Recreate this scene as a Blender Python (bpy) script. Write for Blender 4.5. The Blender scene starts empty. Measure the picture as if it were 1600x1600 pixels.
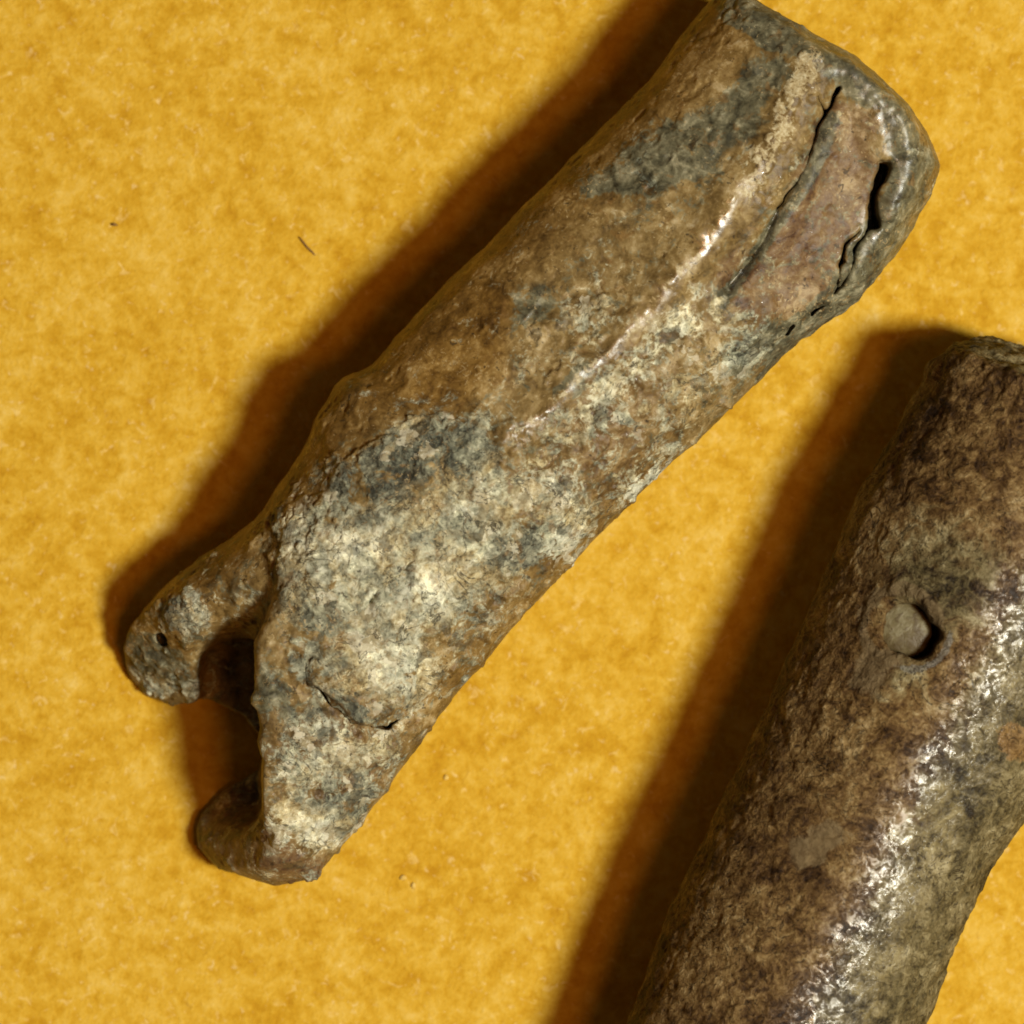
import bpy, math
import numpy as np
from mathutils import Vector

# ------------------------------------------------------------------ units
S = 0.05 / 1600.0          # one photo pixel on the sheet, in metres (frame is 5 cm wide)
D = 0.26                   # camera height above the sheet, metres
DPX = D / S

scene = bpy.context.scene
# ------------------------------------------------------------------ camera
cam_d = bpy.data.cameras.new("camera")
cam_d.sensor_width = 36.0
cam_d.lens = 36.0 * D / 0.05
cam_d.clip_start = 0.01
cam_d.clip_end = 10.0
cam = bpy.data.objects.new("camera", cam_d)
scene.collection.objects.link(cam)
cam.location = (0, 0, D)
scene.camera = cam
cam_d.dof.use_dof = True
cam_d.dof.focus_distance = D - 0.0075
cam_d.dof.aperture_fstop = 45.0

# ------------------------------------------------------------------ world and lamps (indoor lamplight)
world = bpy.data.worlds.new("World")
scene.world = world
world.use_nodes = True
bg = world.node_tree.nodes["Background"]
bg.inputs[0].default_value = (1.0, 0.62, 0.34, 1)
bg.inputs[1].default_value = 0.055


def lamp(name, tilt, az, dist, diameter, power, colour):
    """round lamp; tilt from the vertical, az measured clockwise from image right (both degrees)"""
    l = bpy.data.lights.new(name, 'AREA')
    l.shape = 'DISK'
    l.size = diameter
    l.energy = power
    l.color = colour
    o = bpy.data.objects.new(name, l)
    t, a = math.radians(tilt), math.radians(az)
    v = Vector((math.sin(t) * math.cos(a), -math.sin(t) * math.sin(a), math.cos(t)))
    o.location = v * dist
    o.rotation_euler = v.to_track_quat('Z', 'Y').to_euler()
    scene.collection.objects.link(o)
    return o


lamp("desk_lamp", 30, 18, 0.55, 0.090, 3.60, (0.995, 0.99, 0.86))
lamp("ceiling_lamp", 17, 22, 0.80, 0.150, 1.05, (1.0, 0.40, 0.10))

scene.view_settings.view_transform = 'Standard'
scene.view_settings.look = 'None'
scene.view_settings.exposure = 0.0
scene.view_settings.gamma = 1.0
scene.view_settings.use_curve_mapping = False
scene.cycles.filter_width = 1.75
scene.cycles.max_bounces = 6


# ================================================================== numpy helpers
def smooth(x, a, b):
    t = np.clip((x - a) / (b - a), 0, 1)
    return t * t * (3 - 2 * t)


def smax(a, b, k):
    h = np.maximum(k - np.abs(a - b), 0) / k
    return np.maximum(a, b) + h * h * k * 0.25


def smin(a, b, k):
    return -smax(-a, -b, k)


def hash3(i, j, k, seed):
    h = (i.astype(np.uint32) * np.uint32(374761393)) ^ (j.astype(np.uint32) * np.uint32(668265263)) \
        ^ (k.astype(np.uint32) * np.uint32(2246822519)) ^ np.uint32(seed * 3266489917 & 0xffffffff)
    h = (h ^ (h >> np.uint32(15))) * np.uint32(2654435761)
    h = (h ^ (h >> np.uint32(13))) * np.uint32(1274126177)
    h = h ^ (h >> np.uint32(16))
    return h.astype(np.float32) / np.float32(4294967295.0)


def vnoise(P, size, seed):
    Q = P / size + 1000.0
    I = np.floor(Q).astype(np.int64)
    f = (Q - I).astype(np.float32)
    f = f * f * f * (f * (f * 6 - 15) + 10)
    out = np.zeros(len(P), np.float32)
    for dx in (0, 1):
        wx = f[:, 0] if dx else 1 - f[:, 0]
        for dy in (0, 1):
            wy = f[:, 1] if dy else 1 - f[:, 1]
            for dz in (0, 1):
                wz = f[:, 2] if dz else 1 - f[:, 2]
                out += wx * wy * wz * hash3(I[:, 0] + dx, I[:, 1] + dy, I[:, 2] + dz, seed)
    return out * 2 - 1


def fbm(P, size, seed, octaves=4, gain=0.5):
    out = np.zeros(len(P), np.float32)
    a, tot = 1.0, 0.0
    for o in range(octaves):
        out += a * vnoise(P, size, seed + o * 17)
        tot += a
        a *= gain
        size *= 0.5
    return out / tot


def ridged(P, size, seed, octaves=3):
    out = np.zeros(len(P), np.float32)
    a, tot = 1.0, 0.0
    for o in range(octaves):
        out += a * (1 - np.abs(vnoise(P, size, seed + o * 13)) * 2)
        tot += a
        a *= 0.5
        size *= 0.5
    return out / tot


def seg_dist(X, Y, pts):
    """distance to a polyline"""
    best = np.full(X.shape, 1e9, np.float32)
    for (ax, ay), (bx, by) in zip(pts[:-1], pts[1:]):
        dx, dy = bx - ax, by - ay
        t = np.clip(((X - ax) * dx + (Y - ay) * dy) / (dx * dx + dy * dy + 1e-9), 0, 1)
        best = np.minimum(best, np.hypot(X - ax - t * dx, Y - ay - t * dy))
    return best


def poly_sd(X, Y, pts):
    """signed distance to a polygon, negative inside"""
    pts = list(pts)
    d = seg_dist(X, Y, pts + [pts[0]])
    ins = np.zeros(X.shape, bool)
    n = len(pts)
    for i in range(n):
        (x1, y1), (x2, y2) = pts[i], pts[(i + 1) % n]
        if y1 == y2:
            continue
        c = ((y1 > Y) != (y2 > Y)) & (X < (x2 - x1) * (Y - y1) / (y2 - y1) + x1)
        ins ^= c
    return np.where(ins, -d, d)


def blob(X, Y, cx, cy, rx, ry, ang=0.0):
    a = math.radians(ang)
    dx, dy = X - cx, Y - cy
    p = dx * math.cos(a) + dy * math.sin(a)
    q = -dx * math.sin(a) + dy * math.cos(a)
    return np.exp(-((p / rx) ** 2 + (q / ry) ** 2))


def surface_nets(g, origin, h):
    """quads of the zero level of the sampled field g (negative inside)"""
    s = g < 0
    cnt = np.zeros(tuple(n - 1 for n in g.shape), np.uint8)
    for a in (0, 1):
        for b in (0, 1):
            for c in (0, 1):
                cnt += s[a:g.shape[0] - 1 + a, b:g.shape[1] - 1 + b, c:g.shape[2] - 1 + c]
    act = (cnt > 0) & (cnt < 8)
    ci = np.argwhere(act)
    idx = np.full(act.shape, -1, np.int64)
    idx[act] = np.arange(len(ci))
    cv = {}
    for a in (0, 1):
        for b in (0, 1):
            for c in (0, 1):
                cv[a, b, c] = g[ci[:, 0] + a, ci[:, 1] + b, ci[:, 2] + c]
    acc = np.zeros((len(ci), 3), np.float64)
    num = np.zeros(len(ci))
    for ax in range(3):
        for p in (0, 1):
            for q in (0, 1):
                A = [p, q]
                A.insert(ax, 0)
                B = [p, q]
                B.insert(ax, 1)
                va, vb = cv[tuple(A)], cv[tuple(B)]
                m = (va < 0) != (vb < 0)
                t = np.where(m, va / np.where(m, va - vb, 1), 0)
                pt = np.tile(np.array(A, float), (len(ci), 1))
                pt[:, ax] += t
                acc[m] += pt[m]
                num += m
    V = (ci + acc / num[:, None]) * h + np.array(origin)
    F = []
    for ax in range(3):
        o1, o2 = [(1, 2), (2, 0), (0, 1)][ax]
        sl0 = [slice(None)] * 3
        sl1 = [slice(None)] * 3
        sl0[ax] = slice(0, -1)
        sl1[ax] = slice(1, None)
        a, b = s[tuple(sl0)], s[tuple(sl1)]
        e = np.argwhere(a != b)
        ok = (e[:, o1] > 0) & (e[:, o2] > 0) & (e[:, o1] < g.shape[o1] - 1) & (e[:, o2] < g.shape[o2] - 1)
        e = e[ok]
        inside_first = a[e[:, 0], e[:, 1], e[:, 2]]
        quad = []
        for (k1, k2) in ((-1, -1), (0, -1), (0, 0), (-1, 0)):
            c = e.copy()
            c[:, o1] += k1
            c[:, o2] += k2
            quad.append(idx[c[:, 0], c[:, 1], c[:, 2]])
        q = np.stack(quad, 1)
        q[~inside_first] = q[~inside_first][:, ::-1]
        F.append(q)
    return V, np.concatenate(F)


def mesh_from(name, V, F):
    me = bpy.data.meshes.new(name)
    me.vertices.add(len(V))
    me.vertices.foreach_set("co", np.ascontiguousarray(V, np.float32).ravel())
    me.loops.add(F.size)
    me.loops.foreach_set("vertex_index", np.ascontiguousarray(F, np.int32).ravel())
    k = F.shape[1]
    me.polygons.add(len(F))
    me.polygons.foreach_set("loop_start", np.arange(0, F.size, k, dtype=np.int32))
    me.polygons.foreach_set("use_smooth", np.ones(len(F), bool))
    me.update(calc_edges=True)
    return me


def vertex_normals(V, F):
    me = mesh_from("tmp", V, F)
    n = np.zeros(len(V) * 3, np.float32)
    me.vertex_normals.foreach_get("vector", n)
    bpy.data.meshes.remove(me)
    return n.reshape(-1, 3)


def tag(o, label=None, cat=None, group=None, kind=None):
    for k, v in (("label", label), ("category", cat), ("group", group), ("kind", kind)):
        if v:
            o[k] = v
    return o


def part(name, V, N, F, masks, material, parent):
    """one part cut out of a thing's surface, keeping the whole surface's normals"""
    used = np.unique(F)
    remap = np.full(len(V), -1, np.int64)
    remap[used] = np.arange(len(used))
    me = mesh_from(name, V[used], remap[F][:, ::-1])      # image y runs down: mirror the winding
    for k, arr in masks.items():
        at = me.color_attributes.new(k, 'FLOAT_COLOR', 'POINT')
        buf = np.ones((len(used), 4), np.float32)
        buf[:, :3] = arr[used]
        at.data.foreach_set("color", buf.ravel())
    me.normals_split_custom_set_from_vertices(N[used].tolist())
    me.materials.append(material)
    o = bpy.data.objects.new(name, me)
    scene.collection.objects.link(o)
    o.parent = parent
    return o


def to_world(V, o, d, n, base):
    """(u, w, z) pixels -> metres, relative to the thing's base point"""
    x = o[0] + V[:, 0] * d[0] + V[:, 1] * n[0]
    y = o[1] + V[:, 0] * d[1] + V[:, 1] * n[1]
    W = np.stack([(x - 800) * S - base[0], (800 - y) * S - base[1], V[:, 2] * S], 1)
    return W, x, y


# ================================================================== shader helpers
class NT:
    def __init__(self, name):
        self.m = bpy.data.materials.new(name)
        self.m.use_nodes = True
        self.t = self.m.node_tree
        self.b = self.t.nodes["Principled BSDF"]

    def n(self, typ, **kw):
        nd = self.t.nodes.new(typ)
        for k, v in kw.items():
            setattr(nd, k, v)
        return nd

    def l(self, a, b):
        self.t.links.new(a, b)

    def val(self, sock, v):
        if isinstance(v, (int, float)):
            sock.default_value = v
        elif isinstance(v, tuple):
            sock.default_value = v if len(v) == len(sock.default_value) else tuple(v) + (1,)
        else:
            self.l(v, sock)

    def math(self, op, a, b=0.0, c=0.0, clamp=False):
        nd = self.n('ShaderNodeMath', operation=op, use_clamp=clamp)
        self.val(nd.inputs[0], a)
        self.val(nd.inputs[1], b)
        if op in ('MULTIPLY_ADD', 'SMOOTH_MIN', 'SMOOTH_MAX'):
            self.val(nd.inputs[2], c)
        return nd.outputs[0]

    def step(self, x, a, b, lo=0.0, hi=1.0):
        nd = self.n('ShaderNodeMapRange', interpolation_type='SMOOTHSTEP')
        self.val(nd.inputs[0], x)
        self.val(nd.inputs[1], a)
        self.val(nd.inputs[2], b)
        self.val(nd.inputs[3], lo)
        self.val(nd.inputs[4], hi)
        return nd.outputs[0]

    def mix(self, f, a, b, blend='MIX'):
        nd = self.n('ShaderNodeMix', data_type='RGBA', blend_type=blend)
        self.val(nd.inputs[0], f)
        self.val(nd.inputs[6], a)
        self.val(nd.inputs[7], b)
        return nd.outputs[2]

    def ramp(self, x, stops):
        nd = self.n('ShaderNodeValToRGB')
        cr = nd.color_ramp
        while len(cr.elements) < len(stops):
            cr.elements.new(0.5)
        for e, (p, c) in zip(cr.elements, stops):
            e.position = p
            e.color = tuple(c) + (1,)
        self.val(nd.inputs[0], x)
        return nd.outputs[0]

    def coords(self, stretch=None, warp=None):
        """object coordinates in photo pixels"""
        tc = self.n('ShaderNodeTexCoord')
        sc = self.n('ShaderNodeVectorMath', operation='SCALE')
        sc.inputs[3].default_value = 1.0 / S
        self.l(tc.outputs['Object'], sc.inputs[0])
        return sc.outputs[0]

    def noise(self, P, size, detail=4.0, rough=0.55, dist=0.0, off=(0, 0, 0)):
        mp = self.n('ShaderNodeVectorMath', operation='ADD')
        self.l(P, mp.inputs[0])
        mp.inputs[1].default_value = off
        nd = self.n('ShaderNodeTexNoise')
        self.l(mp.outputs[0], nd.inputs['Vector'])
        nd.inputs['Scale'].default_value = 1.0 / size
        nd.inputs['Detail'].default_value = detail
        nd.inputs['Roughness'].default_value = rough
        nd.inputs['Distortion'].default_value = dist
        return nd.outputs[0]

    def voronoi(self, P, size, feature='F1'):
        nd = self.n('ShaderNodeTexVoronoi', feature=feature)
        self.l(P, nd.inputs['Vector'])
        nd.inputs['Scale'].default_value = 1.0 / size
        return nd.outputs['Distance']

    def cells(self, P, size, warp=0.0, wsize=10.0):
        """angular flakes: (random value per cell, distance to the cell border)"""
        if warp:
            nz = self.n('ShaderNodeTexNoise')
            self.l(P, nz.inputs['Vector'])
            nz.inputs['Scale'].default_value = 1.0 / wsize
            nz.inputs['Detail'].default_value = 3
            sb = self.n('ShaderNodeVectorMath', operation='MULTIPLY_ADD')
            self.l(nz.outputs['Color'], sb.inputs[0])
            sb.inputs[1].default_value = (warp, warp, warp)
            self.l(P, sb.inputs[2])
            P = sb.outputs[0]
        nd = self.n('ShaderNodeTexVoronoi', feature='F1')
        self.l(P, nd.inputs['Vector'])
        nd.inputs['Scale'].default_value = 1.0 / size
        sp = self.n('ShaderNodeSeparateColor')
        self.l(nd.outputs['Color'], sp.inputs[0])
        return sp.outputs[0], sp.outputs[1]

    def attr(self, name):
        nd = self.n('ShaderNodeAttribute', attribute_name=name)
        sp = self.n('ShaderNodeSeparateColor')
        self.l(nd.outputs['Color'], sp.inputs[0])
        return sp.outputs

    def bump(self, h, dist, strength=1.0, normal=None):
        nd = self.n('ShaderNodeBump')
        nd.inputs['Distance'].default_value = dist * S
        self.val(nd.inputs['Strength'], strength)
        self.l(h, nd.inputs['Height'])
        if normal is not None:
            self.l(normal, nd.inputs['Normal'])
        return nd.outputs[0]

    def out(self, colour, rough, normal=None, spec=0.5):
        self.val(self.b.inputs['Base Color'], colour)
        self.val(self.b.inputs['Roughness'], rough)
        self.val(self.b.inputs['Specular IOR Level'], spec)
        if normal is not None:
            self.l(normal, self.b.inputs['Normal'])
        return self.m


def paper_material():
    t = NT("yellow_paper")
    P = t.coords()

    def k(x, f):
        return t.math('MULTIPLY_ADD', x, f, 0.5 - 0.5 * f)
    big = k(t.noise(P, 230, 3, 0.5), 1.6)
    a = k(t.noise(P, 48, 6, 0.66, 0.25), 1.5)
    b = k(t.noise(P, 15, 4, 0.60, 0.3, (310, 90, 0)), 1.7)
    f = k(t.noise(P, 6, 3, 0.6, 0.5, (11, 400, 70)), 1.7)
    mixv = t.math('ADD', t.math('MULTIPLY', a, 0.62), t.math('MULTIPLY', b, 0.30))
    mixv = t.math('ADD', mixv, t.math('MULTIPLY', f, 0.08))
    mixv = t.math('ADD', mixv, t.math('MULTIPLY', t.math('SUBTRACT', big, 0.5), 0.20))
    col = t.ramp(mixv, [(0.20, (0.43, 0.205, 0.006)), (0.40, (0.54, 0.295, 0.015)), (0.54, (0.620, 0.370, 0.033)),
                        (0.68, (0.68, 0.440, 0.072)), (0.86, (0.75, 0.54, 0.16))])
    # pale pulp flecks and a few darker fibres and scuffs
    c = k(t.noise(P, 20, 3, 0.58, 0.7, (90, 810, 40)), 1.8)
    col = t.mix(t.math('MULTIPLY', t.step(c, 0.66, 0.95), 0.50), col, (0.82, 0.60, 0.22))
    d = k(t.noise(P, 14, 2, 0.5, 0.3, (700, 300, 10)), 1.8)
    col = t.mix(t.math('MULTIPLY', t.step(d, 0.74, 1.0), 0.35), col, (0.86, 0.68, 0.34))
    e = k(t.noise(P, 16, 4, 0.6, 0.9, (30, 510, 70)), 1.8)
    col = t.mix(t.math('MULTIPLY', t.step(e, 0.70, 1.0), 0.35), col, (0.33, 0.15, 0.008))
    w = t.noise(P, 120, 3, 0.6, 2.5, (930, 10, 70))
    fib = t.math('SUBTRACT', 1.0, t.step(t.math('ABSOLUTE', t.math('SUBTRACT', w, 0.5)), 0.001, 0.006))
    fib = t.math('MULTIPLY', fib, t.step(b, 0.56, 0.70))
    col = t.mix(t.math('MULTIPLY', fib, 0.15), col, (0.36, 0.18, 0.02))
    h = t.math('ADD', t.math('MULTIPLY', a, 0.5), t.math('MULTIPLY', b, 0.5))
    nrm = t.bump(h, 3.0, 0.7)
    nrm = t.bump(f, 1.2, 0.7, nrm)
    return t.out(col, 0.85, nrm, 0.15)


def corroded_material():
    """upper piece: brown patina with grey corrosion, pale mineral crust, cream flakes"""
    t = NT("corroded_patina")
    P = t.coords()
    crust, grey, cream = t.attr("mask_a")[:3]
    red, orange, gloss = t.attr("mask_b")[:3]
    pale, dark = t.attr("mask_c")[:2]

    def k(x, f):
        return t.math('MULTIPLY_ADD', x, f, 0.5 - 0.5 * f)
    nL = k(t.noise(P, 85, 4, 0.55, 0.3), 1.9)
    nM = k(t.noise(P, 30, 5, 0.62, 0.8), 1.9)
    nM2 = k(t.noise(P, 42, 5, 0.66, 1.0, (800, 44, 17)), 1.9)
    nS = k(t.noise(P, 12, 4, 0.65, 1.0, (55, 10, 300)), 2.0)
    nF = k(t.noise(P, 5.5, 3, 0.6, 0.6, (5, 210, 30)), 2.0)
    v = t.math('ADD', t.math('MULTIPLY', nM, 0.62), t.math('MULTIPLY', nS, 0.27))
    v = t.math('ADD', v, t.math('MULTIPLY', nF, 0.11))
    vb = t.math('ADD', v, t.math('MULTIPLY', t.math('SUBTRACT', nL, 0.5), 0.40))
    base = t.ramp(vb, [(0.16, (0.056, 0.034, 0.012)), (0.34, (0.130, 0.082, 0.027)), (0.50, (0.208, 0.138, 0.048)),
                       (0.66, (0.30, 0.215, 0.090)), (0.84, (0.48, 0.385, 0.22))])
    orr = t.ramp(vb, [(0.22, (0.065, 0.030, 0.006)), (0.42, (0.150, 0.076, 0.014)), (0.58, (0.225, 0.122, 0.024)), (0.80, (0.42, 0.27, 0.085))])
    col = t.mix(t.math('MULTIPLY', orange, 0.9), base, orr)
    rdd = t.ramp(vb, [(0.22, (0.068, 0.032, 0.017)), (0.42, (0.145, 0.080, 0.036)), (0.58, (0.205, 0.130, 0.060)), (0.80, (0.36, 0.26, 0.145))])
    col = t.mix(t.math('MULTIPLY', red, 0.9), col, rdd)
    # grey corrosion
    gm = t.math('ADD', grey, t.math('MULTIPLY', t.math('SUBTRACT', nM2, 0.5), 0.9))
    gm = t.math('ADD', gm, t.math('MULTIPLY', t.math('SUBTRACT', nS, 0.5), 0.55))
    gm = t.step(gm, 0.40, 0.66)
    gcol = t.ramp(v, [(0.24, (0.022, 0.022, 0.014)), (0.40, (0.074, 0.073, 0.045)), (0.55, (0.142, 0.137, 0.084)), (0.70, (0.27, 0.255, 0.165)), (0.84, (0.46, 0.43, 0.30))])
    col = t.mix(t.math('MULTIPLY', gm, 0.88), col, gcol)
    # mineral crust: broken islands of grey, cream and tan grains
    nM3 = k(t.noise(P, 55, 6, 0.68, 1.2, (17, 440, 81)), 2.0)
    cm = t.math('ADD', crust, t.math('MULTIPLY', t.math('SUBTRACT', nM3, 0.5), 1.70))
    cm = t.math('ADD', cm, t.math('MULTIPLY', pale, 0.35))
    cm = t.math('ADD', cm, t.math('MULTIPLY', t.math('SUBTRACT', nS, 0.5), 0.75))
    cm = t.step(cm, 0.36, 0.72)
    cv = t.math('ADD', t.math('MULTIPLY', nS, 0.38), t.math('MULTIPLY', nF, 0.14))
    cv = t.math('ADD', cv, t.math('MULTIPLY', nM, 0.48))
    pd = t.math('SUBTRACT', t.math('MULTIPLY', pale, 0.30), t.math('MULTIPLY', dark, 0.19))
    cv = t.math('ADD', cv, t.math('SUBTRACT', pd, 0.065))
    cgrey = t.ramp(cv, [(0.16, (0.032, 0.036, 0.029)), (0.31, (0.125, 0.132, 0.100)), (0.45, (0.255, 0.260, 0.192)),
                        (0.59, (0.44, 0.442, 0.335)), (0.78, (0.72, 0.73, 0.60))])
    cwarm = t.ramp(cv, [(0.16, (0.062, 0.043, 0.018)), (0.31, (0.190, 0.138, 0.060)), (0.45, (0.335, 0.270, 0.142)),
                        (0.59, (0.52, 0.46, 0.295)), (0.78, (0.76, 0.73, 0.56))])
    hue = t.step(t.math('ADD', t.math('MULTIPLY', nL, 0.5), t.math('SUBTRACT', t.math('MULTIPLY', nM2, 0.5), t.math('MULTIPLY', dark, 0.25))), 0.36, 0.62)
    ccol = t.mix(hue, cgrey, cwarm)
    # broken flakes: every flake a little lighter, darker or browner than its neighbour
    c1, c1b = t.cells(P, 24, 34, 16)
    c2, c2b = t.cells(P, 11, 18, 9)
    fl = t.math('ADD', t.math('MULTIPLY', c1, 0.55), t.math('MULTIPLY', c2, 0.45))
    ccol = t.mix(1.0, ccol, t.ramp(fl, [(0.12, (0.62, 0.62, 0.58)), (0.42, (0.92, 0.92, 0.90)), (0.62, (1.05, 1.05, 1.0)), (0.90, (1.38, 1.38, 1.30))]), 'MULTIPLY')
    col = t.mix(t.math('MULTIPLY', cm, 0.90), col, ccol)
    # rust showing through the crust
    rust = t.step(k(t.noise(P, 24, 5, 0.65, 1.0, (640, 12, 381)), 1.9), 0.62, 0.80)
    col = t.mix(t.math('MULTIPLY', rust, 0.55), col, t.ramp(nS, [(0.25, (0.10, 0.048, 0.010)), (0.75, (0.27, 0.150, 0.045))]))
    # cream flakes
    km = t.math('ADD', cream, t.math('MULTIPLY', t.math('SUBTRACT', nS, 0.5), 0.95))
    km = t.math('ADD', km, t.math('MULTIPLY', t.math('SUBTRACT', nM, 0.5), 0.75))
    km = t.step(km, 0.62, 0.78)
    kcol = t.ramp(nF, [(0.2, (0.30, 0.22, 0.105)), (0.5, (0.44, 0.36, 0.20)), (0.8, (0.60, 0.54, 0.36))])
    col = t.mix(t.math('MULTIPLY', km, 0.85), col, kcol)
    chip = t.math('MULTIPLY', t.step(c1b, 0.90, 0.93), t.step(t.math('ADD', crust, pale), 0.25, 0.6))
    col = t.mix(t.math('MULTIPLY', chip, 0.6), col, t.ramp(c2, [(0.2, (0.34, 0.28, 0.16)), (0.8, (0.66, 0.62, 0.47))]))
    dchip = t.math('MULTIPLY', t.step(c1b, 0.10, 0.07), t.step(t.math('ADD', crust, grey), 0.2, 0.6))
    col = t.mix(t.math('MULTIPLY', dchip, 0.5), col, t.ramp(c2, [(0.2, (0.026, 0.028, 0.022)), (0.8, (0.10, 0.075, 0.035))]))
    # scattered tan specks and dark pits everywhere
    sp = k(t.noise(P, 9, 3, 0.6, 1.4, (500, 20, 9)), 1.8)
    col = t.mix(t.math('MULTIPLY', t.step(t.math('ADD', sp, t.math('MULTIPLY', t.math('SUBTRACT', nL, 0.5), 0.4)), 0.72, 0.86), 0.7), col, (0.44, 0.33, 0.165))
    ck = t.noise(P, 70, 5, 0.62, 1.0, (15, 820, 61))
    crk = t.math('SUBTRACT', 1.0, t.step(t.math('ABSOLUTE', t.math('SUBTRACT', ck, 0.5)), 0.003, 0.013))
    crk = t.math('MULTIPLY', crk, t.math('MULTIPLY', cm, t.step(nM2, 0.35, 0.6)))
    col = t.mix(t.math('MULTIPLY', crk, 0.75), col, (0.030, 0.026, 0.018))
    pit = k(t.noise(P, 13, 4, 0.65, 0.8, (77, 320, 19)), 1.8)
    pm = t.step(t.math('SUBTRACT', pit, t.math('MULTIPLY', t.math('SUBTRACT', nM2, 0.5), 0.4)), 0.73, 0.86)
    col = t.mix(t.math('MULTIPLY', pm, 0.75), col, (0.030, 0.020, 0.011))
    h = t.math('ADD', t.math('MULTIPLY', nS, 0.6), t.math('MULTIPLY', nM, 0.4))
    h = t.math('SUBTRACT', h, t.math('MULTIPLY', pm, 0.5))
    h = t.math('SUBTRACT', h, t.math('MULTIPLY', crk, 0.8))
    h = t.math('ADD', h, t.math('MULTIPLY', km, 0.3))
    h = t.math('ADD', h, t.math('MULTIPLY', t.math('SUBTRACT', fl, 0.5), t.math('MULTIPLY', cm, 0.7)))
    calm = t.math('SUBTRACT', 1.0, t.math('MULTIPLY', gloss, 0.75))
    rough_m = t.math('MULTIPLY', t.math('ADD', 0.18, t.math('MULTIPLY', cm, 0.45)), calm)
    nrm = t.bump(h, 3.2, rough_m)
    nrm = t.bump(nF, 1.2, rough_m, nrm)
    r = t.math('ADD', 0.50, t.math('MULTIPLY', cm, 0.25))
    r = t.math('ADD', r, t.math('MULTIPLY', km, 0.2))
    r = t.math('ADD', r, t.math('MULTIPLY', t.math('SUBTRACT', nM, 0.5), 0.25))
    r = t.math('SUBTRACT', r, t.math('MULTIPLY', gloss, 0.30), clamp=True)
    spk = t.step(k(t.noise(P, 8, 2, 0.5, 0.3, (210, 77, 5)), 1.8), 0.80, 0.90)          # tiny glassy grains
    r = t.math('SUBTRACT', r, t.math('MULTIPLY', spk, 0.45))
    r = t.math('MAXIMUM', r, 0.14)
    sp_ = t.math('ADD', 0.25, t.math('MULTIPLY', gloss, 0.5))
    return t.out(col, r, nrm, t.math('ADD', sp_, t.math('MULTIPLY', spk, 0.2)))


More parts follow.
